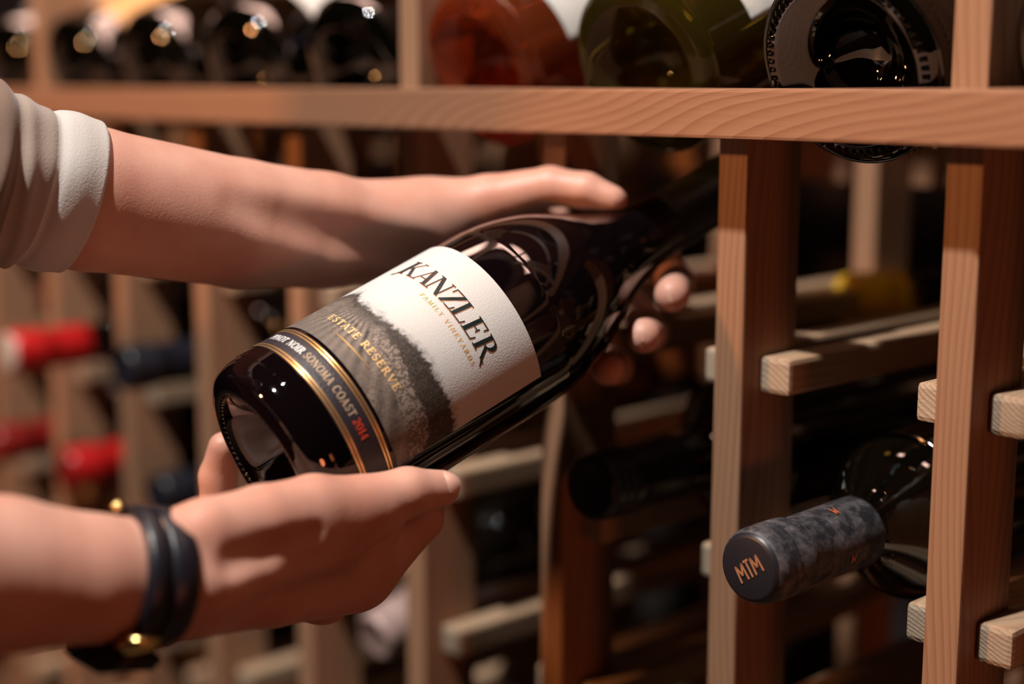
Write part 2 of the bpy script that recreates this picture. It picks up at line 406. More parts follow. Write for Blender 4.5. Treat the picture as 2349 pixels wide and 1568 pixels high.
def wrap_polys(name, polys, R_, ang0, h0, mat, parent, slant=0.0):
    """flat lettering wrapped round a bottle: x goes round it (ang0 in radians), y goes up its axis"""
    vs, fs = [], []
    for p in polys:
        cut = []
        for i in range(len(p)):                  # split long sides so that the letters follow the curve
            a, b = p[i], p[(i + 1) % len(p)]; n = max(1, int(abs(b[0] - a[0]) / 0.0022))
            cut += [(a[0] + (b[0] - a[0]) * k / n, a[1] + (b[1] - a[1]) * k / n) for k in range(n)]
        i0 = len(vs)
        for x, y in cut:
            a = ang0 + (x + slant * y) / R_
            vs.append((R_ * math.cos(a), R_ * math.sin(a), h0 + y))
        fs.append(tuple(range(i0, len(vs))))
    return link(name, mesh(name, vs, fs, mat, smooth=False), parent)

def patch(name, R_, a0, a1, h0, h1, mat, parent, na=48, nh=12, thick=0.0002, taper=None):
    """a paper label with its own thickness"""
    vs, fs = [], []
    for sh in (0, 1):
        for j in range(nh + 1):
            for i in range(na + 1):
                a = a0 + (a1 - a0) * i / na; h = h0 + (h1 - h0) * j / nh
                r = R_ + (thick if sh == 0 else -0.0001)
                vs.append((r * math.cos(a), r * math.sin(a), h))
    w = na + 1; off = w * (nh + 1)
    for j in range(nh):
        for i in range(na):
            q = (j * w + i, j * w + i + 1, (j + 1) * w + i + 1, (j + 1) * w + i)
            fs.append(q); fs.append(tuple(off + k for k in q[::-1]))
    rim = [i for i in range(na)] + [na + w * j for j in range(nh)] + [w * nh + na - i for i in range(na)] + [w * (nh - j) for j in range(nh)]
    for k in range(len(rim)):
        a, b = rim[k], rim[(k + 1) % len(rim)]
        fs.append((b, a, off + a, off + b))
    return link(name, mesh(name, vs, fs, mat), parent)

# ------------------------------------------------------------------ the held bottle
HB = np.array([-0.09388044384181761, 0.5725628770681624, 1.3558968183272542])
HA = np.array([0.7553304865709959, 0.5377665156113359, 0.37454376345584167])
HW = np.array([0.39847354, -0.83060642, 0.3889882])     # across the bottle, towards the room
HV = np.cross(HA, HW)
H_PROF = [(33.5, -6), (38.2, -4.2), (40.6, -0.5), (41.7, 5), (42, 12), (42, 60), (42, 112), (41.7, 122), (40.9, 130), (39.4, 138), (37.0, 147), (33.6, 156), (29.4, 165), (24.9, 174), (20.7, 184), (17.6, 194), (15.7, 204), (14.9, 214), (14.5, 226), (14.2, 245), (14.0, 268)]
def held_radius(h):
    pr_ = np.array(H_PROF) / 1000.0
    return np.interp(h, pr_[:, 1], pr_[:, 0], left=-0.05, right=0.0145)

held = empty('wine_bottle', frame_matrix(HB, HA, HW))
tag(held, 'dark wine bottle with cream and sepia vineyard label, tilted in both hands', 'wine bottle')
outer = smooth_profile([(r / 1000, z / 1000) for r, z in H_PROF], 6)
punt = smooth_profile([(0.0001, 0.022), (0.008, 0.0205), (0.016, 0.014), (0.0225, 0.004), (0.0265, -0.0022), (0.0292, -0.0050), (0.0315, -0.0062)], 5)
vs, fs = lathe(punt + outer, 128)
link('bottle_glass', mesh('held_bottle_glass', vs, fs, M_GLASS), held)
cap = [(0.0148, 0.216), (0.0151, 0.219), (0.0151, 0.262), (0.0150, 0.270), (0.0158, 0.2712), (0.0158, 0.279), (0.0150, 0.2805), (0.0148, 0.288), (0.0138, 0.2895), (0.0001, 0.2897)]
vs, fs = lathe(cap, 64); link('capsule', mesh('held_capsule', vs, fs, M_BLACKFOIL), held)
# knurled standing ring of the base
vs, fs = [], []
for k in range(72):
    a = 2 * math.pi * k / 72; c, s = math.cos(a), math.sin(a)
    i0 = len(vs)
    for dr, dt, dz in ((-1, -1, 0.6), (1, -1, 0.6), (1, 1, 0.6), (-1, 1, 0.6), (-0.5, -0.5, -0.9), (0.5, -0.5, -0.9), (0.5, 0.5, -0.9), (-0.5, 0.5, -0.9)):
        r = 0.0300 + dr * 0.0011; t_ = dt * 0.00075
        vs.append((r * c - t_ * s, r * s + t_ * c, -0.0055 + dz * 0.0006))
    fs += [tuple(i0 + q for q in f) for f in ((4, 7, 6, 5), (0, 1, 5, 4), (1, 2, 6, 5), (2, 3, 7, 6), (3, 0, 4, 7))]
link('knurled_ring', mesh('held_knurl', vs, fs, M_GLASS), held)
tag(bpy.data.objects['knurled_ring'], kind='stuff')

# main label: paper with the sepia vineyard print as colour on a fine grid
def vnoise(x, y, seed):
    """smooth value noise"""
    r = np.random.RandomState(seed); g = r.rand(256, 256)
    xi, yi = np.floor(x).astype(int), np.floor(y).astype(int); fx, fy = x - xi, y - yi
    fx = fx * fx * (3 - 2 * fx); fy = fy * fy * (3 - 2 * fy)
    G = lambda a, b: g[a % 256, b % 256]
    return (G(xi, yi) * (1 - fx) + G(xi + 1, yi) * fx) * (1 - fy) + (G(xi, yi + 1) * (1 - fx) + G(xi + 1, yi + 1) * fx) * fy
def fbm(x, y, seed, oct=4):
    s, a, t_ = 0, 0.5, 0
    for k in range(oct):
        s = s + a * vnoise(x * 2 ** k, y * 2 ** k, seed + k); t_ += a; a *= 0.55
    return s / t_

LB0, LB1 = 0.0293, 0.1040                        # label foot and head along the axis
LA0, LA1 = math.radians(-104), math.radians(42.6)
HR = 0.042
na, nh = 620, 400
A_, H_ = np.meshgrid(np.linspace(LA0, LA1, na), np.linspace(LB0, LB1, nh))
X_ = (A_ - math.radians(-30)) * HR * 1000; Y_ = (H_ - LB0) * 1000      # millimetres across and up
white = np.array([0.62, 0.61, 0.585])
hill = 27.0 + 2.2 * np.sin(X_ * 0.07 + 0.5) + 4.0 * np.exp(-((X_ + 30) / 9.0) ** 2) - 2.5 * np.exp(-((X_ + 2) / 12.0) ** 2) + 3.4 * np.exp(-((X_ - 44) / 14.0) ** 2)
trees = 3.6 * (fbm(X_ * 0.35 + 40, Y_ * 0.10 + 3.1, 3, 4) - 0.45) + 2.6 * (fbm(X_ * 1.1, Y_ * 0.9, 9, 4) - 0.5) + 3.2 * np.exp(-((X_ + 27) / 5.0) ** 2) * fbm(X_ * 1.5, Y_ * 0.1, 13, 2)
d_top = hill + trees - Y_                        # depth below the ridge
sky_mist = np.clip(1 - np.abs(d_top + 4) / 7.0, 0, 1) * fbm(X_ * 0.14, Y_ * 0.2, 21, 3)
base = white[None, None] * (1 - 0.10 * sky_mist[..., None])
# field tones from the ridge down
n1 = fbm(X_ * 0.30, Y_ * 0.45, 31, 4); n2 = fbm(X_ * 1.4, Y_ * 1.4, 41, 3); n3 = fbm(X_ * 2.6, Y_ * 2.0, 57, 2)
forest = np.clip(1 - d_top / (7.5 + 4 * (n1 - 0.5)), 0, 1)
vx, vy = -14.0, 30.0                             # vineyard rows fan out from here
ang = np.arctan2(vy + 3 - Y_, X_ - vx)
rows = 0.5 + 0.5 * np.sin(ang * 46 + 2.2 * (n2 - 0.5))
rows_w = np.clip((d_top - 4) / 5, 0, 1) * np.clip(1 - np.abs(ang - 1.2) / 1.4, 0.25, 1)
tone = 0.215 + 0.16 * (n1 - 0.5) + 0.22 * (n3 - 0.5) * (n1 > 0.42)
tone = tone + rows_w * (rows - 0.5) * 0.34 * np.clip(n2 * 1.6, 0.2, 1.3)
hedge = np.exp(-((ang - 0.74) / 0.085) ** 2) * np.clip((d_top - 3) / 4, 0, 1)
track = np.exp(-((ang - 0.90) / 0.05) ** 2) * np.clip((d_top - 5) / 4, 0, 1)
tone = tone + 0.20 * hedge * (n3 > 0.48) - 0.13 * track - 0.10 * hedge * (n2 < 0.42)
tone = tone * (1 - 0.85 * forest * np.clip(0.35 + 1.0 * n2, 0, 1))
def sstep(x, a_, b_):
    t__ = np.clip((x - a_) / (b_ - a_), 0, 1); return t__ * t__ * (3 - 2 * t__)
wood_w = 2.5 + 9.5 * sstep(X_, -12, 46) + 5 * (n1 - 0.5)                 # dark wood that widens along the ridge
in_wood = sstep(d_top, -0.5, 0.8) * (1 - sstep(d_top, wood_w - 1.0, wood_w + 0.8))
tone = tone * (1 - in_wood) + in_wood * (0.045 + 0.17 * np.clip(n2 - 0.42, 0, 1) + 0.10 * np.clip(n3 - 0.5, 0, 1))
in_hedge = sstep(d_top, wood_w, wood_w + 1.5) * (1 - sstep(d_top, wood_w + 8, wood_w + 11)) * sstep(X_, -6, 12)
tone = tone * (1 - in_hedge) + in_hedge * np.where(fbm(X_ * 1.7, Y_ * 1.1, 63, 2) > 0.5, 0.40, 0.15)
edge_lane = np.exp(-((d_top - wood_w - 0.4) / 0.7) ** 2) * sstep(X_, -4, 14)
tone = tone * (1 - 0.7 * edge_lane)
foot = np.clip((13.0 - Y_) / 9.0, 0, 1) * (1 - 0.85 * sstep(X_, 14, 30))          # plain brown-grey wash at the foot of the picture
tone = tone * (1 - foot * 0.75) + 0.19 * foot * 0.75
sep = np.stack([tone * 0.74, tone * 0.59, tone * 0.48], -1)
mask = np.clip(d_top / 1.8 + 0.5, 0, 1)
wash = np.clip((d_top + 3.4 + 3 * (fbm(X_ * 0.25, Y_ * 0.1, 91, 3) - 0.5)) / 2.2, 0, 1) * 0.55 * fbm(X_ * 0.5, Y_ * 0.5, 77, 3)
colr = base * (1 - wash[..., None]) * (1 - mask[..., None]) + sep * mask[..., None]
colr = np.clip(colr * ALB, 0, 1)
r_ = HR + 0.00025
verts = np.stack([r_ * np.cos(A_), r_ * np.sin(A_), H_], -1).reshape(-1, 3)
ii = np.arange((nh - 1) * na).reshape(nh - 1, na)[:, :-1].ravel()
quads = np.stack([ii, ii + 1, ii + na + 1, ii + na], 1)
def print_mat():
    m, nt, b = new_mat('printed_label'); N = nt.nodes.new; L = nt.links.new
    at = N('ShaderNodeAttribute'); at.attribute_name = 'print'; L(at.outputs['Color'], b.inputs['Base Color'])
    b.inputs['Roughness'].default_value = 0.55; b.inputs['Specular IOR Level'].default_value = 0.3
    tc = N('ShaderNodeTexCoord'); n = N('ShaderNodeTexNoise'); n.inputs['Scale'].default_value = 1500; n.inputs['Detail'].default_value = 2; L(tc.outputs['Object'], n.inputs['Vector'])
    bp = N('ShaderNodeBump'); bp.inputs['Strength'].default_value = 0.28; bp.inputs['Distance'].default_value = 0.0005; L(n.outputs['Fac'], bp.inputs['Height']); L(bp.outputs['Normal'], b.inputs['Normal'])
    return m
me = np_mesh('held_label', verts, quads, print_mat())
ca = me.color_attributes.new('print', 'FLOAT_COLOR', 'POINT')
ca.data.foreach_set('color', np.concatenate([colr.reshape(-1, 3), np.ones((na * nh, 1))], 1).astype(np.float32).ravel())
label_o = link('paper_label', me, held)
label_o['label'] = 'cream paper label with sepia vineyard print and black lettering'
# lower charcoal band and its gold lines
band = patch('neck_band', HR, math.radians(-104), math.radians(42.6), 0.0130, 0.0280, M_BAND, held, 90, 4)
band.name = 'charcoal_band'
for h0 in (0.01345, 0.0149, 0.0254, 0.0268):
    patch('gold_line', HR + 0.0002, math.radians(-103.8), math.radians(42.4), h0, h0 + 0.00075, M_GOLD, band, 90, 1, 0.0001)
# lettering
RL = HR + 0.00042
big = dict(K=-66.5, A=-52.5, N=-41.5, Z=-29.0, L=-19.0, E=-8.6, R=2.6)
kz, kc = [], []
for ch, a in big.items():
    hh = 0.0095 if ch != 'K' else 0.0102
    p, _ = text_polys(ch, hh, T=0.19, t=0.05)
    sx = {'Z': 0.98, 'L': 1.0, 'K': 1.0}.get(ch, 1.0)
    off = math.radians(a) * RL
    kz += [[(x * sx + off + 0.10 * y, y) for x, y in q] for q in p]
off = math.radians(-66.5) * RL                   # tail of the K and leg of the R
kz += [[(off + 0.0010, 0.0), (off + 0.0019, 0.0005), (off - 0.0006, -0.0022), (off - 0.0016, -0.0021)]]
off = math.radians(2.6) * RL
kz += [[(off + 0.0071, 0.0008), (off + 0.0088, 0.0004), (off + 0.0104, -0.0018), (off + 0.0094, -0.0014)]]
wrap_polys('title_shadow', [[(x + 0.00035, y - 0.00035) for x, y in q] for q in kz], RL - 0.00007, 0.0, 0.0793, M_COPPER, label_o)
wrap_polys('title_lettering', kz, RL, 0.0, 0.0793, M_INK, label_o)
def fit_text(name, txt, a0, a1, h0, height, mat, parent, **kw):
    polys, w = text_polys(txt, height, 0.0, **kw)
    n = len(txt) - 1; want = math.radians(a1 - a0) * RL
    sp = (want - w) / n / height
    f_ = 1.0
    if sp < 0.10: f_ = want / (w + 0.10 * n * height); sp = 0.10
    polys, w = text_polys(txt, height, sp, **kw)
    polys = [[(x * f_, y) for x, y in q] for q in polys]
    return wrap_polys(name, polys, RL, math.radians(a0), h0, mat, parent)
fit_text('subtitle_lettering', 'FAMILY VINEYARDS', -36.5, 13.5, 0.0743, 0.0021, M_GOLDINK, label_o, T=0.2, t=0.1)
fit_text('reserve_lettering', 'ESTATE RESERVE', -58, 4.5, 0.0400, 0.0034, M_GOLDINK, label_o, T=0.24, t=0.11)
lp = [[(math.radians(-47 + 35.5 * k / 30) * RL, -0.00042 * math.sin(math.pi * k / 30)), (math.radians(-47 + 35.5 * (k + 1) / 30) * RL, -0.00042 * math.sin(math.pi * (k + 1) / 30)),
       (math.radians(-47 + 35.5 * (k + 1) / 30) * RL, 0.00042 * math.sin(math.pi * (k + 1) / 30)), (math.radians(-47 + 35.5 * k / 30) * RL, 0.00042 * math.sin(math.pi * k / 30))] for k in range(30)]
wrap_polys('gold_flourish', lp, RL, 0.0, 0.0364, M_GOLD, label_o)
fit_text('variety_lettering', 'PINOT NOIR', -74, -41.5, 0.0190, 0.0034, M_WHITEINK, band, T=0.24, t=0.10)
fit_text('region_lettering', 'SONOMA COAST', -39.5, 4.0, 0.0190, 0.0034, M_TANINK, band, T=0.22, t=0.10)
fit_text('year_lettering', '2014', 6.0, 17.5, 0.0190, 0.0033, M_REDINK, band, T=0.24, t=0.10)

# ------------------------------------------------------------------ bottles in the rack
def bottle(label, matrix, glass=M_GLASS2, foil=None, foil_end=None, R_=0.0375, shape='bordeaux', foil_len=0.058, group=None, seg=64, heel=0.014):
    o = empty('wine_bottle', matrix); tag(o, label, 'wine bottle', group)
    if shape == 'bordeaux':
        pts = [(R_ - heel * 0.93, 0.0), (R_ - heel * 0.486, heel * 0.129), (R_ - heel * 0.171, heel * 0.443), (R_, heel), (R_, 0.05), (R_, 0.178), (R_ - 0.001, 0.188), (R_ - 0.006, 0.199), (R_ - 0.014, 0.209), (0.0165, 0.219), (0.0145, 0.230), (0.0140, 0.262)]
    else:
        pts = [(R_ - heel * 0.93, 0.0), (R_ - heel * 0.486, heel * 0.129), (R_ - heel * 0.171, heel * 0.443), (R_, heel), (R_, 0.05), (R_, 0.118), (R_ - 0.002, 0.132), (R_ - 0.008, 0.150), (R_ - 0.016, 0.170), (R_ - 0.022, 0.188), (0.0150, 0.212), (0.0142, 0.235), (0.0140, 0.262)]
    pun = smooth_profile([(0.0001, 0.026), (0.009, 0.024), (0.017, 0.017), (0.0215, 0.008), (R_ - heel * 0.93 - 0.003, 0.0006), (R_ - heel * 0.93 - 0.0013, -0.0002)], 4)
    body = pun + smooth_profile(pts, 5) + [(0.0141, 0.2690), (0.0148, 0.2725), (0.0148, 0.2905), (0.0125, 0.2935), (0.0001, 0.2937)]
    key = 'glass_%s_%s_%.4f_%.3f' % (shape, glass.name, R_, heel)
    me = bpy.data.meshes.get(key)
    if me is None:
        v_, f_ = lathe(body, seg); me = mesh(key, v_, f_, glass)
    link('bottle_glass', me, o)
    if foil is not None:
        z0 = 0.2945 - foil_len
        key = 'foil_%s_%.3f' % (foil.name, foil_len)
        me = bpy.data.meshes.get(key)
        if me is None:
            v_, f_ = lathe([(0.0149, z0), (0.0153, z0 + 0.0008), (0.0148, 0.2945 - 0.042), (0.0145, 0.2700), (0.0155, 0.2712), (0.0158, 0.2735), (0.0158, 0.2800), (0.0152, 0.2812), (0.0158, 0.2826), (0.0158, 0.2842), (0.0152, 0.2856), (0.0157, 0.2870), (0.0156, 0.2908), (0.0148, 0.2938), (0.0132, 0.2952), (0.0122, 0.2946), (0.0001, 0.2946)], seg)
            me = mesh(key, v_, f_, foil)
        c = link('capsule', me, o)
        if foil_end is not None:
            v_, f_ = lathe([(0.0143, 0.2940), (0.0134, 0.2958), (0.0120, 0.2962), (0.0001, 0.2962)], seg)
            link('capsule_disc', mesh('foil_disc', v_, f_, foil_end), c)
    return o

def neck_out(k, level, v_end, label, glass=M_GLASS2, foil=M_BLACKFOIL, foil_end=None, dip=0.0, group=None, foil_len=0.058, dz=0.0):
    """a bottle on the support rails of column k with its neck towards the room"""
    uc = -(k + 1) * PITCH_R + PW + (PITCH_R - PW) / 2
    z_ = RAIL_TOP[level] + 0.0212 + dz
    d = -V * math.cos(dip) - Z * math.sin(dip)
    end = rk(uc, v_end, z_)
    return bottle(label, frame_matrix(end - d * 0.2947, d, U), glass, foil, foil_end, group=group, foil_len=foil_len)

mtm = neck_out(0, 1, -0.0506, 'dusty black capped bottle with copper letters on its end, neck out of the rack', foil=M_DUSTY, foil_end=M_BLACKFOIL, foil_len=0.071)
def flat_strokes(name, segs, w, origin, ex, ey, ez, mat, parent_o):
    inv = np.array(parent_o.matrix_world.inverted())
    vs, fs = [], []
    for (x0, y0, x1, y1) in segs:
        d = np.array([x1 - x0, y1 - y0]); n = np.array([-d[1], d[0]]) / np.linalg.norm(d) * w / 2
        i0 = len(vs)
        for (x, y) in ((x0 - n[0], y0 - n[1]), (x1 - n[0], y1 - n[1]), (x1 + n[0], y1 + n[1]), (x0 + n[0], y0 + n[1])):
            p = origin + ex * x + ey * y + ez
            vs.append((inv @ np.append(p, 1))[:3])
        fs.append((i0, i0 + 1, i0 + 2, i0 + 3))
    par = [c for c in parent_o.children if c.name.startswith('capsule')][0]
    return link(name, mesh(name, vs, fs, mat, smooth=False), par)
bpy.context.view_layer.update()
Mst = [(0, 0, 0.05, 1), (0.05, 1, 0.30, 0.35), (0.30, 0.35, 0.55, 1), (0.55, 1, 0.60, 0)]
segs = [(a, b, c, d) for a, b, c, d in Mst] + [(0.72, 1, 1.12, 1), (0.92, 0, 0.92, 1)] + [(a + 1.24, b, c + 1.24, d) for a, b, c, d in Mst]
hh = 0.0070
segs = [((a - 0.92) * hh, (b - 0.5) * hh, (c - 0.92) * hh, (d - 0.5) * hh) for a, b, c, d in segs]
rot = math.radians(37)
ex = U * math.cos(rot) + Z * math.sin(rot); ey = -U * math.sin(rot) + Z * math.cos(rot)
uc0 = -PITCH_R + PW + (PITCH_R - PW) / 2
flat_strokes('end_lettering', segs, 0.0009, rk(uc0 + 0.0006, -0.0506, RAIL_TOP[1] + 0.0212), ex, ey, -V * 0.0019, M_COPPER, mtm)
M_MARK = plain('orange_foil_mark', (0.55, 0.12, 0.05), rough=0.5)
for i, nrm in enumerate((U * 0.30 + Z * 0.95, U * 0.95 - Z * 0.22)):     # small orange mark twice round the foil
    nrm = nrm / np.linalg.norm(nrm); tang = np.cross(V, nrm)
    sg = [(a * 0.004 - 0.0012, b * 0.004 - 0.002, c * 0.004 - 0.0012, d * 0.004 - 0.002) for a, b, c, d in Mst]
    flat_strokes('foil_mark', sg, 0.0007, rk(uc0, -0.002, RAIL_TOP[1] + 0.0212) + nrm * 0.0153, V, tang, nrm * 0, M_MARK, mtm)

neck_out(1, 1, -0.030, 'black capped bottle deep in shadow in the slot under the held bottle', dz=0.006)
neck_out(3, 2, 0.012, 'bottle with a dusky pink cap dipping out of its slot below the lower hand', foil=M_PINKFOIL, dip=math.radians(17), dz=-0.047)
neck_out(5, 1, -0.030, 'black capped bottle above another black one between blurred posts behind the wrist')
neck_out(5, 2, -0.008, 'black capped bottle lowest beside the upright little finger')
neck_out(6, 1, -0.060, 'red capped bottle with a pale end, uppermost of the red necks below the sleeve', foil=M_RED, foil_end=M_PALEFOIL)
neck_out(6, 2, -0.022, 'bright red capped bottle directly above the wristband', foil=M_RED, foil_end=M_DRED)
neck_out(7, 2, -0.030, 'dark red capped bottle at the photo edge above the lower forearm', foil=M_DRED, foil_end=M_DRED)
neck_out(8, 1, 0.035, 'red capped bottle cut by the photo edge just under the sleeve', foil=M_RED)
neck_out(5, 3, -0.055, 'red capped bottle under the gold buckle at the bottom edge', foil=M_RED, foil_end=M_PALEFOIL)
# a yellow capped bottle that lies the other way round behind the rack
p_ = px(1940, 686, 0.875)
bottle('bottle with a yellow cap lying far back behind the posts', frame_matrix(p_ + (V * 0.93 + U * 0.36) / math.hypot(0.93, 0.36) * 0.2947, -(V * 0.93 + U * 0.36), U), foil=M_YELLOW, foil_end=M_YELLOW, foil_len=0.030)

# display row: bases towards the room, bodies rising into the rack
def base_out(k, label, glass, paper=None, a0=-60, a1=60, h0=0.022, h1=0.11, R_=0.042, knurl=False, shape='burgundy', shift=0.0, heel=0.014):
    u = -0.047 - k * PITCH_R
    d = V * math.cos(TAU) + Z * math.sin(TAU)
    o = bottle(label, frame_matrix(rk(u, shift, 1.507), d, -V * math.sin(TAU) + Z * math.cos(TAU)), glass, None, None, R_=R_, shape=shape, heel=heel)
    if paper is not None:
        patch('paper_label', R_, math.radians(a0), math.radians(a1), h0, h1, paper, o, 40, 6)
    if knurl:
        vs, fs = [], []
        for (rr, zz, n, hs, ws) in ((R_ - 0.0062, 0.0003, 64, 0.0018, 0.0011), (R_ - 0.0001, 0.0105, 84, 0.0007, 0.0006)):
            for q in range(n):
                a = 2 * math.pi * q / n; c, s = math.cos(a), math.sin(a); i0 = len(vs)
                for dr, dt, dz in ((-1, -1, 0), (1, -1, 0), (1, 1, 0), (-1, 1, 0), (-0.6, -0.6, -1), (0.6, -0.6, -1), (0.6, 0.6, -1), (-0.6, 0.6, -1)):
                    r = rr + (dr * hs if rr < R_ else -dz * 0.0009); t_ = dt * ws; z_ = zz + (dz * 0.0011 if rr < R_ else dr * hs)
                    vs.append((r * c - t_ * s, r * s + t_ * c, z_))
                fs += [tuple(i0 + w_ for w_ in f) for f in ((4, 7, 6, 5), (0, 1, 5, 4), (1, 2, 6, 5), (2, 3, 7, 6), (3, 0, 4, 7), (0, 3, 2, 1))]
        kn = link('knurled_ring', mesh('knurl', vs, fs, glass), o); tag(kn, kind='stuff')
    cradle(u)
    return o
base_out(-1, 'black bottle base at the far edge beyond the tall post on the front rail', M_GLASS2, M_CREAM, -40, 70)
base_out(0, 'black bottle base with a ribbed ring, next to the tall post above the rail', M_GLASS2, M_CREAM, -40, 66, 0.042, knurl=True, heel=0.008)
base_out(1, 'olive green bottle base in the middle of the three above the rail', M_OLIVE, M_CREAM, -35, 76, 0.034, heel=0.010)
base_out(2, 'red rose wine bottle base lying above the front rail', M_ROSE, M_CREAM, -35, 82, 0.028, heel=0.010)
base_out(3, 'dark bottle with a deep blue label, above the forearm', M_GLASS2, M_BLUE, -50, 80, 0.036)
base_out(4, 'dark blurred bottle with a white label corner, above the forearm', M_GLASS2, M_CREAM, -40, 60, 0.040)
base_out(5, 'dark blurred bottle between the white labelled and the amber labelled ones', M_GLASS2)
base_out(6, 'dark blurred bottle with an amber label beside the far upper post', M_GLASS2, M_KRAFT, -60, 66, 0.034)
base_out(7, 'dark bottle at the photo corner beyond the far upper post above the sleeve', M_GLASS2, M_CREAM, -60, 66, 0.034)

# ------------------------------------------------------------------ the person (signed-distance body, polygonised here)
def smin(a, b, k):
    h = np.maximum(k - np.abs(a - b), 0) / k
    return np.minimum(a, b) - h * h * k * 0.25

class Field:
    def __init__(s, lo, hi, h):
        s.lo = np.array(lo); s.h = h; s.n = np.ceil((np.array(hi) - s.lo) / h).astype(int) + 1
        s.D = np.full(s.n, 0.05, np.float32)
    def block(s, a, b):
        i0 = np.maximum(np.floor((np.minimum(a, b) - s.lo) / s.h).astype(int), 0)
        i1 = np.minimum(np.ceil((np.maximum(a, b) - s.lo) / s.h).astype(int) + 1, s.n)
        if (i1 <= i0).any(): return None
        sl = tuple(slice(i0[k], i1[k]) for k in range(3))
        g = np.meshgrid(*[(s.lo[k] + s.h * np.arange(i0[k], i1[k])).astype(np.float32) for k in range(3)], indexing='ij', sparse=True)
        return sl, g
    def cone_d(s, g, a, b, ra, rb):
        ab = b - a; L2 = float(ab @ ab) + 1e-12
        dx, dy, dz = g[0] - a[0], g[1] - a[1], g[2] - a[2]
        t = np.clip((dx * ab[0] + dy * ab[1] + dz * ab[2]) / L2, 0, 1)
        return np.sqrt((dx - t * ab[0]) ** 2 + (dy - t * ab[1]) ** 2 + (dz - t * ab[2]) ** 2) - (ra + t * (rb - ra))
    def cone(s, a, b, ra, rb, k=0.006):
        m = max(ra, rb) + k + 0.012
        q = s.block(np.minimum(a, b) - m, np.maximum(a, b) + m)
        if q is None: return
        sl, g = q
        s.D[sl] = smin(s.D[sl], s.cone_d(g, a, b, ra, rb).astype(np.float32), k)
    def carve(s, a, b, ra, rb, k=0.006):
        m = max(ra, rb) + k + 0.004
        q = s.block(np.minimum(a, b) - m, np.maximum(a, b) + m)
        if q is None: return
        sl, g = q
        s.D[sl] = -smin(-s.D[sl], s.cone_d(g, a, b, ra, rb).astype(np.float32), k)
    def carve_chain(s, pts, k=0.008):
        pts = [(np.asarray(p), r) for p, r in pts]
        m = max(r for _, r in pts) + k + 0.006
        sl, g = s.block(np.min([p for p, _ in pts], 0) - m, np.max([p for p, _ in pts], 0) + m); d = None
        for (a, ra), (b, rb) in zip(pts, pts[1:]):
            e = s.cone_d(g, a, b, ra, rb).astype(np.float32)
            d = e if d is None else np.minimum(d, e)
        s.D[sl] = -smin(-s.D[sl], d, k)
    def chain(s, pts, k=0.006):
        pts = [(np.asarray(p), r) for p, r in pts]
        m = max(r for _, r in pts) + k + 0.012
        q = s.block(np.min([p for p, _ in pts], 0) - m, np.max([p for p, _ in pts], 0) + m)
        if q is None: return
        sl, g = q; d = None
        for (a, ra), (b, rb) in zip(pts, pts[1:]):
            e = s.cone_d(g, a, b, ra, rb).astype(np.float32)
            d = e if d is None else smin(d, e, 0.0025)
        s.D[sl] = smin(s.D[sl], d, k)
    def cut_bottle(s):
        g = np.meshgrid(*[(s.lo[k] + s.h * np.arange(s.n[k])).astype(np.float32) for k in range(3)], indexing='ij', sparse=True)
        dx, dy, dz = g[0] - HB[0], g[1] - HB[1], g[2] - HB[2]
        hh = dx * HA[0] + dy * HA[1] + dz * HA[2]
        rho = np.sqrt(np.maximum(dx * dx + dy * dy + dz * dz - hh * hh, 0))
        rad = held_radius(hh) + 0.0006
        body = np.where((hh > -0.0068) & (hh < 0.30), rho - rad, 0.05)
        s.D = np.maximum(s.D, -body.astype(np.float32))
    def polygonise(s):
        D = s.D; S = D < 0; n = s.n
        c = [np.s_[:-1], np.s_[1:]]
        cnt = sum(S[c[i], c[j], c[k]].astype(np.int8) for i in (0, 1) for j in (0, 1) for k in (0, 1))
        act = (cnt > 0) & (cnt < 8)
        idx = -np.ones(act.shape, np.int32); ijk = np.argwhere(act); idx[act] = np.arange(len(ijk))
        acc = np.zeros((len(ijk), 3)); num = np.zeros(len(ijk))
        off = [(i, j, k) for i in (0, 1) for j in (0, 1) for k in (0, 1)]
        for a in off:
            for ax_ in range(3):
                if a[ax_] == 1: continue
                b = list(a); b[ax_] = 1
                da = D[ijk[:, 0] + a[0], ijk[:, 1] + a[1], ijk[:, 2] + a[2]].astype(float); db = D[ijk[:, 0] + b[0], ijk[:, 1] + b[1], ijk[:, 2] + b[2]].astype(float)
                x = (da < 0) != (db < 0); t = np.where(x, da / np.where(x, da - db, 1), 0)
                p = np.array(a, float)[None].repeat(len(ijk), 0); p[:, ax_] += t
                acc += p * x[:, None]; num += x
        V_ = s.lo + s.h * (ijk + acc / num[:, None])
        Q = []
        for ax_ in range(3):
            o1, o2 = [(1, 2), (2, 0), (0, 1)][ax_]
            sa = [slice(1, -1)] * 3; sb = [slice(1, -1)] * 3
            sa[ax_] = slice(0, -1); sb[ax_] = slice(1, None)
            A, B_ = S[tuple(sa)], S[tuple(sb)]
            e = np.argwhere(A != B_); inside = A[tuple(e.T)]
            e = e + np.array([0 if q == ax_ else 1 for q in range(3)])
            def cell(d1, d2):
                q = e.copy(); q[:, o1] -= d1; q[:, o2] -= d2
                return idx[q[:, 0], q[:, 1], q[:, 2]]
            f = np.stack([cell(1, 1), cell(0, 1), cell(0, 0), cell(1, 0)], 1)
            f[~inside] = f[~inside][:, ::-1]
            Q.append(f)
        Q = np.concatenate(Q); Q = Q[(Q >= 0).all(1)]
        return V_, Q

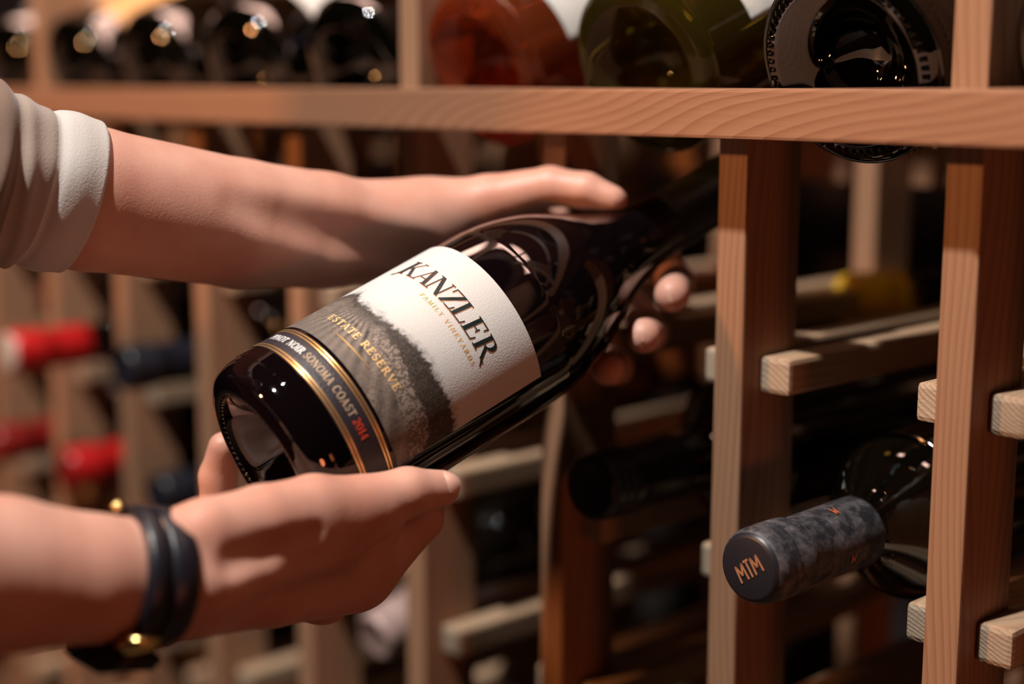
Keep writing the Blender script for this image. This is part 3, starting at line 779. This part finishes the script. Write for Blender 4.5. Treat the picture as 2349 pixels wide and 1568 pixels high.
def relax(V_, Q, n=2, lam=0.5):
    e = np.concatenate([Q[:, [0, 1]], Q[:, [1, 2]], Q[:, [2, 3]], Q[:, [3, 0]]])
    for _ in range(n):
        acc = np.zeros_like(V_); cnt = np.zeros(len(V_))
        for a, b in ((0, 1), (1, 0)):
            for k in range(3): acc[:, k] += np.bincount(e[:, a], V_[e[:, b], k], len(V_))
            cnt += np.bincount(e[:, a], minlength=len(V_))
        V_ = V_ + lam * (acc / np.maximum(cnt, 1)[:, None] - V_)
    return V_

def J(x, y, z, r): return (px(x, y, z), r)
GRID = 0.0011
SH_L = np.array([-0.55, 0.76, 1.42]); SH_R = np.array([-0.52, 0.36, 1.40])       # shoulders
EL_L = px(-640, 325, 0.525); EL_R = px(-760, 1420, 0.42)                            # elbows

# far arm: the hand behind the bottle, thumb along its shoulder, fingertips coming round underneath
fl = Field((-0.33, 0.46, 1.36), (0.12, 0.80, 1.56), GRID)
fl.chain([(EL_L, 0.030), J(-150, 395, 0.580, 0.025), J(60, 430, 0.598, 0.0268), J(200, 455, 0.612, 0.0298), J(550, 513, 0.650, 0.0281), J(740, 528, 0.671, 0.0262), J(925, 535, 0.689, 0.0212)], 0.02)
fl.chain([J(925, 535, 0.690, 0.0212), J(1110, 540, 0.727, 0.0245), J(1290, 570, 0.757, 0.021)], 0.015)
fl.chain([J(950, 590, 0.705, 0.017), J(1230, 690, 0.768, 0.019)], 0.015)
fl.chain([J(965, 500, 0.690, 0.0145), J(1120, 463, 0.690, 0.0125), J(1262, 427, 0.683, 0.0091), J(1345, 438, 0.677, 0.0083), J(1409, 456, 0.673, 0.0064)], 0.010)
fl.chain([J(1000, 515, 0.700, 0.018), J(1190, 496, 0.708, 0.013), J(1270, 495, 0.712, 0.009)], 0.012)
fl.chain([J(1300, 545, 0.755, 0.0125), J(1490, 562, 0.765, 0.0098), J(1552, 648, 0.715, 0.0088), J(1541, 676, 0.666, 0.0080)], 0.004)
fl.chain([J(1280, 610, 0.762, 0.0125), J(1450, 690, 0.772, 0.0098), J(1492, 764, 0.700, 0.0086), J(1476, 770, 0.652, 0.0078)], 0.004)
fl.chain([J(1250, 680, 0.768, 0.0120), J(1380, 790, 0.768, 0.0092), J(1412, 843, 0.710, 0.0082), J(1394, 846, 0.670, 0.0076)], 0.004)
fl.chain([J(1210, 730, 0.768, 0.0110), J(1290, 830, 0.755, 0.0084), J(1290, 850, 0.730, 0.0075)], 0.004)
a = lambda x, y, z: px(x, y, z)
fl.carve_chain([J(560, 462, 0.6140, 0.0020), J(660, 500, 0.6280, 0.0052), J(780, 541, 0.6440, 0.0070), J(870, 568, 0.6560, 0.0072), J(960, 592, 0.6670, 0.0068)], 0.012)
fl.carve(a(1275, 487, 0.672), a(1330, 482, 0.668), 0.0040, 0.003, 0.005)
fl.cut_bottle()
Vl, Ql = fl.polygonise(); Vl = relax(Vl, Ql, 3)

# near arm: the hand under the base, thumb along the near side
fr_ = Field((-0.30, 0.40, 1.24), (0.01, 0.72, 1.43), GRID)
fr_.chain([(EL_R, 0.038), J(-300, 1352, 0.455, 0.032), J(0, 1318, 0.485, 0.0257), J(200, 1325, 0.500, 0.0216), J(340, 1322, 0.513, 0.0200), J(430, 1318, 0.522, 0.0190)], 0.02)
fr_.chain([J(430, 1335, 0.530, 0.0185), J(620, 1335, 0.565, 0.0168), J(800, 1316, 0.597, 0.0160)], 0.012)
fr_.chain([J(430, 1320, 0.545, 0.0180), J(560, 1315, 0.595, 0.0180), J(700, 1335, 0.620, 0.0150)], 0.014)
fr_.chain([J(400, 1258, 0.513, 0.0125), J(470, 1226, 0.519, 0.0126), J(600, 1186, 0.534, 0.0116), J(720, 1160, 0.548, 0.0116), J(830, 1149, 0.559, 0.0097), J(935, 1128, 0.568, 0.0094), J(1013, 1120, 0.576, 0.0073)], 0.008)
fr_.chain([J(480, 1338, 0.511, 0.0080), J(600, 1304, 0.529, 0.0080), J(790, 1232, 0.558, 0.0078)], 0.009)
fr_.chain([J(640, 1255, 0.552, 0.0130), J(740, 1225, 0.568, 0.0150), J(840, 1262, 0.598, 0.0125)], 0.012)
fr_.chain([J(740, 1200, 0.565, 0.0110), J(880, 1180, 0.590, 0.0090)], 0.010)
fr_.chain([J(832, 1314, 0.604, 0.0132), J(962, 1187, 0.614, 0.0098), J(985, 1108, 0.642, 0.0086), J(930, 1060, 0.662, 0.0078)], 0.006)
fr_.chain([J(742, 1364, 0.617, 0.0124), J(880, 1215, 0.642, 0.0096), J(880, 1090, 0.668, 0.0086), J(830, 1020, 0.677, 0.0076)], 0.005)
fr_.chain([J(650, 1340, 0.632, 0.0120), J(740, 1220, 0.660, 0.0092), J(730, 1090, 0.677, 0.0080), J(700, 1030, 0.672, 0.0072)], 0.005)
fr_.chain([J(560, 1310, 0.622, 0.0125), J(502, 1190, 0.642, 0.0084), J(500, 1092, 0.638, 0.0080), J(512, 1024, 0.631, 0.0064)], 0.005)
fr_.chain([J(545, 1228, 0.525, 0.0095), J(610, 1211, 0.532, 0.0100), J(720, 1194, 0.548, 0.0115), J(860, 1178, 0.563, 0.0102)], 0.006)
fr_.carve_chain([J(545, 1288, 0.5070, 0.0042), J(625, 1258, 0.5185, 0.0034), J(725, 1222, 0.5330, 0.0008)], 0.006)
fr_.carve(a(845, 1256, 0.570), a(975, 1204, 0.585), 0.0040, 0.0045, 0.005)
fr_.carve(a(455, 1086, 0.622), a(548, 1082, 0.622), 0.0012, 0.0012, 0.003)
fr_.cut_bottle()
Vr, Qr = fr_.polygonise(); Vr = relax(Vr, Qr, 3)

# head and neck, outside the frame
fh = Field((-0.74, 0.36, 1.34), (-0.32, 0.68, 1.92), 0.004)
HC = np.array([-0.495, 0.515, 1.735])
fwd = np.array([0.78, 0.12, -0.62]); fwd /= np.linalg.norm(fwd); sid = np.cross(Z, fwd); sid /= np.linalg.norm(sid); hup = np.cross(fwd, sid)
hp = lambda f_, s_, u_: HC + f_ * fwd + s_ * sid + u_ * hup
fh.chain([(np.array([-0.575, 0.560, 1.43]), 0.058), (hp(-0.03, 0, -0.06), 0.056)], 0.03)
fh.chain([(hp(-0.035, 0, 0.045), 0.076), (hp(0.015, 0, 0.040), 0.072)], 0.03)
fh.chain([(hp(0.02, 0, -0.01), 0.062), (hp(0.040, 0, -0.075), 0.034)], 0.03)
fh.chain([(hp(0.086, 0, 0.015), 0.008), (hp(0.104, 0, -0.022), 0.011)], 0.014)
for q in (-1, 1):
    fh.chain([(hp(0.068, q * 0.032, -0.03), 0.018), (hp(0.062, q * 0.036, -0.015), 0.018)], 0.02)
    fh.chain([(hp(-0.012, q * 0.078, 0.012), 0.010), (hp(-0.006, q * 0.076, -0.022), 0.007)], 0.008)
    fh.carve(hp(0.094, q * 0.033, 0.012), hp(0.094, q * 0.030, 0.012), 0.012, 0.012, 0.012)
fh.chain([(hp(0.074, -0.018, -0.052), 0.0065), (hp(0.074, 0.018, -0.052), 0.0065)], 0.008)
fh.chain([(hp(0.070, -0.014, -0.063), 0.0075), (hp(0.070, 0.014, -0.063), 0.0075)], 0.008)
Vh, Qh = fh.polygonise(); Vh = relax(Vh, Qh, 2)

person = empty('person', Matrix.Translation((-0.60, 0.565, 0.0)))
bpy.context.view_layer.update()
tag(person, 'person in a taupe jersey with a rolled white cuff, holding a bottle in both hands', 'person')
P0 = np.array([-0.60, 0.565, 0.0])
verts = np.concatenate([Vl, Vr, Vh]) - P0; quads = np.concatenate([Ql, Qr + len(Vl), Qh + len(Vl) + len(Vr)])
link('body', np_mesh('body', verts, quads, M_SKIN), person)

def sdf_part(name, field, mat, rl=2):
    V_, Q_ = field.polygonise(); V_ = relax(V_, Q_, rl)
    return link(name, np_mesh(name, V_ - P0, Q_, mat), person)
fhair = Field((-0.74, 0.34, 1.50), (-0.36, 0.70, 1.94), 0.005)
fhair.chain([(hp(-0.050, 0, 0.055), 0.082), (hp(0.005, 0, 0.060), 0.076)], 0.02)
fhair.chain([(hp(-0.055, 0, 0.02), 0.078), (hp(-0.070, 0, -0.07), 0.058)], 0.02)
fhair.carve(hp(0.085, -0.05, -0.01), hp(0.085, 0.05, -0.01), 0.06, 0.06, 0.02)
sdf_part('hair', fhair, M_HAIR)
ft = Field((-0.86, 0.22, 0.84), (-0.20, 0.94, 1.58), 0.007)
for y0, y1 in ((0.655, 0.640), (0.475, 0.490)):
    ft.chain([(np.array([-0.56, y0, 1.33]), 0.105), (np.array([-0.62, y1, 1.12]), 0.095), (np.array([-0.63, y1, 0.93]), 0.105)], 0.08)
ft.chain([(np.array([-0.55, 0.56, 1.44]), 0.070), (np.array([-0.57, 0.565, 1.30]), 0.11)], 0.08)
ft.chain([(SH_L, 0.066), (EL_L + (SH_L - EL_L) * 0.12, 0.047)], 0.05); ft.chain([(SH_R, 0.066), (EL_R + (SH_R - EL_R) * 0.12, 0.047)], 0.05)
ft.chain([(np.array([-0.56, 0.62, 1.39]), 0.07), (SH_L, 0.066)], 0.05); ft.chain([(np.array([-0.56, 0.51, 1.39]), 0.07), (SH_R, 0.066)], 0.05)
sdf_part('shirt', ft, M_SHIRT)
fp = Field((-0.80, 0.36, 0.03), (-0.40, 0.78, 1.02), 0.008)
for y in (0.645, 0.485):
    fp.chain([(np.array([-0.63, y, 0.92]), 0.105), (np.array([-0.59, y, 0.50]), 0.075), (np.array([-0.61, y, 0.09]), 0.055)], 0.04)
sdf_part('trousers', fp, M_DENIM)
for y in (0.645, 0.485):
    fsz = Field((-0.74, y - 0.08, -0.006), (-0.38, y + 0.08, 0.17), 0.005)
    fsz.chain([(np.array([-0.64, y, 0.046]), 0.044), (np.array([-0.46, y, 0.036]), 0.034)], 0.03)
    fsz.chain([(np.array([-0.64, y, 0.05]), 0.044), (np.array([-0.62, y, 0.11]), 0.045)], 0.03)
    sdf_part('shoe', fsz, M_STRAP)

# rolled sleeve of the far arm: a cloth tube with folds and a turned cuff
def tube_frame(pts, n):
    pts = np.array(pts); seg = np.linalg.norm(np.diff(pts, axis=0), axis=1); s_ = np.concatenate([[0], np.cumsum(seg)])
    t_ = np.linspace(0, s_[-1], n)
    c = np.stack([np.interp(t_, s_, pts[:, k]) for k in range(3)], 1)
    for _ in range(40): c[1:-1] = 0.5 * c[1:-1] + 0.25 * (c[:-2] + c[2:])
    d = np.gradient(c, axis=0); d /= np.linalg.norm(d, axis=1)[:, None]
    return t_, c, d
def sleeve(name, axis_pts, r_of, n=220, m=150, tilt=0.0, folds=()):
    t_, c, d = tube_frame(axis_pts, n)
    phi = np.linspace(0, 2 * np.pi, m, endpoint=False)
    vs = []
    inner = [(0.012, 0.0022), (0.004, 0.0018), (0.0008, 0.0012)]
    e1 = np.cross(d, C_U); e1 /= np.linalg.norm(e1, axis=1)[:, None]; e2 = np.cross(e1, d)   # e2 is up, e1 lies across towards the room or away
    if (e1[0] @ C_F) > 0: e1 = -e1
    def ring(i, dr=0.0, tt=None):
        t0 = t_[i] if tt is None else tt
        r = r_of(t0) - dr
        rr = r + sum(amp * np.exp(-((t0 - (pos + sk * np.cos(phi - ph))) / wd) ** 2) for pos, amp, wd, sk, ph in folds)
        rr = rr + 0.0006 * np.sin(7 * phi + 60 * t0) * min(t0 / 0.03, 1)
        lift = tilt * np.sin(phi) * np.exp(-t0 / 0.03)
        return c[i] + e1[i] * (rr * np.cos(phi))[:, None] + e2[i] * (rr * np.sin(phi))[:, None] - d[i] * lift[:, None]
    rings = [ring(4, 0.0026), ring(1, 0.0022), ring(0, 0.0010)] + [ring(i) for i in range(n)]
    vs = np.concatenate(rings); nr = len(rings)
    i_ = np.arange(nr - 1)[:, None] * m; k_ = np.arange(m)[None]; k2 = (k_ + 1) % m
    q = np.stack([i_ + k_, i_ + k2, i_ + m + k2, i_ + m + k_], -1).reshape(-1, 4)
    me = np_mesh(name, vs - P0, q, [M_SHIRT, M_CUFF, M_CUFF2])
    tr = np.concatenate([[0, 0, 0], t_])[:nr - 1]
    me.polygons.foreach_set('material_index', np.repeat(np.where(tr < 0.0200, 1, np.where(tr < 0.036, 2, 0)), m).astype(np.int32))
    return link(name, me, person)
def r_far(t):
    return 0.0324 + 0.0012 * math.exp(-((t - 0.010) / 0.006) ** 2) + 0.055 * max(t - 0.018, 0) * (1 if t < 0.16 else 0.16 / t) - 0.0016 * math.exp(-((t - 0.0185) / 0.002) ** 2)
sl_f = [(0.026, 0.0022, 0.0035, 0.006, 0.6), (0.036, 0.0030, 0.0038, 0.008, 0.2), (0.047, 0.0026, 0.0035, -0.008, 0.9), (0.058, 0.0036, 0.0042, 0.010, 0.4), (0.071, 0.0030, 0.005, -0.010, 0.1), (0.088, 0.0034, 0.006, 0.012, 0.8), (0.11, 0.004, 0.008, -0.01, 0.3), (0.14, 0.004, 0.01, 0.01, 0.3)]
sleeve('rolled_sleeve', [px(178, 450, 0.610), px(0, 409, 0.592), px(-250, 365, 0.566), EL_L, EL_L + (SH_L - EL_L) * 0.4], r_far, tilt=0.002, folds=sl_f)
def r_near(t): return 0.040 + 0.05 * max(t - 0.02, 0) * (1 if t < 0.16 else 0.16 / t)
sleeve('rolled_sleeve', [px(-420, 1366, 0.443), EL_R, EL_R + (SH_R - EL_R) * 0.45], r_near, n=120, m=90, folds=[(0.03, 0.003, 0.004, 0.006, 0.4), (0.05, 0.003, 0.005, -0.006, 0.2)])

# fingernails
def nail(center, normal, along, ln, wd, mat=M_NAIL, curve=0.35):
    n_ = np.asarray(normal, float); n_ /= np.linalg.norm(n_); al_ = np.asarray(along, float); al_ -= n_ * (al_ @ n_); al_ /= np.linalg.norm(al_); ac = np.cross(n_, al_)
    vs, fs = [], []; N_ = 10
    for i in range(N_ + 1):
        for j in range(N_ + 1):
            s_, t_ = 2 * i / N_ - 1, 2 * j / N_ - 1
            w_ = wd * math.sqrt(max(1 - 0.35 * max(s_, 0) ** 4 - 0.75 * max(-s_, 0) ** 4, 0.05))
            p = np.asarray(center) + al_ * s_ * ln + ac * t_ * w_ - n_ * (curve * (t_ * w_) ** 2 / wd + 0.26 * s_ * s_ * ln * (1 if s_ > 0 else 1.2))
            vs.append(p - P0)
    for i in range(N_):
        for j in range(N_): fs.append((i * 11 + j, i * 11 + j + 1, (i + 1) * 11 + j + 1, (i + 1) * 11 + j))
    return link('fingernail', mesh('fingernail', vs, fs, mat), person)
tdir = px(1022, 1117, 0.577) - px(935, 1130, 0.568)
nn_ = -C_F * 0.66 + C_U * 0.46 + C_R * 0.58; nn_ /= np.linalg.norm(nn_)
nail(px(1015, 1119, 0.576) + nn_ * 0.00755, nn_, tdir - C_U * 0.004, 0.0042, 0.0044, curve=0.42)
nail(px(1556, 690, 0.6600), -C_F * 0.75 - C_U * 0.25 + C_R * 0.6, -C_F + C_R * 0.1 - C_U * 0.4, 0.0045, 0.0042)
nail(px(1492, 780, 0.6460), -C_F * 0.75 - C_U * 0.25 + C_R * 0.6, -C_F + C_R * 0.1 - C_U * 0.4, 0.0042, 0.0040)

# ------------------------------------------------------------------ bracelet on the near wrist
WC = px(352, 1322, 0.5145); WD = px(430, 1318, 0.522) - px(200, 1325, 0.500); WD /= np.linalg.norm(WD)
brace = empty('wristwatch', frame_matrix(WC, WD, C_U)); tag(brace, 'black leather wrist strap with gold fittings on the lower wrist', 'wristwatch')
def strap(name, z0, wd, r0, th, wob=0.0, ph=0.0):
    prof = [(-wd / 2, 0), (-wd / 2, th * 0.7), (-wd / 2 + th * 0.4, th), (0, th * 1.12), (wd / 2 - th * 0.4, th), (wd / 2, th * 0.7), (wd / 2, 0)]
    vs, fs = [], []; S_ = 96
    for k in range(S_):
        a_ = 2 * math.pi * k / S_
        for z, r in prof:
            rr = r0 + r
            vs.append((rr * math.cos(a_) * 1.0, rr * math.sin(a_), z0 + z + wob * math.sin(a_ + ph)))
    n_ = len(prof)
    for k in range(S_):
        k2 = (k + 1) % S_
        for j in range(n_): fs.append((k * n_ + j, k * n_ + (j + 1) % n_, k2 * n_ + (j + 1) % n_, k2 * n_ + j))
    return link(name, mesh(name, vs, fs, M_STRAP), brace)
s1 = strap('strap', 0.0010, 0.0100, 0.0212, 0.0030, 0.0010, 0.6)
s2 = strap('strap', -0.0085, 0.0075, 0.0211, 0.0034, 0.0016, 1.2)
def ring_block(name, ang_, z0, r0, sz, mat, parent_):
    bm = bmesh.new(); bmesh.ops.create_cube(bm, size=1.0); bmesh.ops.scale(bm, vec=sz, verts=bm.verts)
    bmesh.ops.bevel(bm, geom=list(bm.edges), offset=min(sz) * 0.3, segments=3, affect='EDGES')
    for f in bm.faces: f.smooth = True
    me = bpy.data.meshes.new(name); bm.to_mesh(me); bm.free(); me.materials.append(mat)
    m = Matrix.Rotation(ang_, 4, 'Z') @ Matrix.Translation((r0, 0, z0))
    return link(name, me, parent_, m)
for ang_, z0 in ((-0.15, -0.0135), (-0.42, -0.0095)):
    ring_block('gold_stud', ang_, z0, 0.0245, (0.0035, 0.006, 0.004), M_BRASS, brace)
cl = ring_block('watch_case', math.pi + 0.05, -0.0125, 0.0262, (0.0065, 0.030, 0.024), M_STRAP, brace)
bez = ring_block('gold_buckle', 2.72, -0.0105, 0.0245, (0.0055, 0.022, 0.0130), M_BRASS, brace)
for o in list(bpy.data.objects):
    if o.parent is None and o.type in ('MESH', 'EMPTY') and 'kind' not in o and 'label' not in o: print('UNLABELLED', o.name)
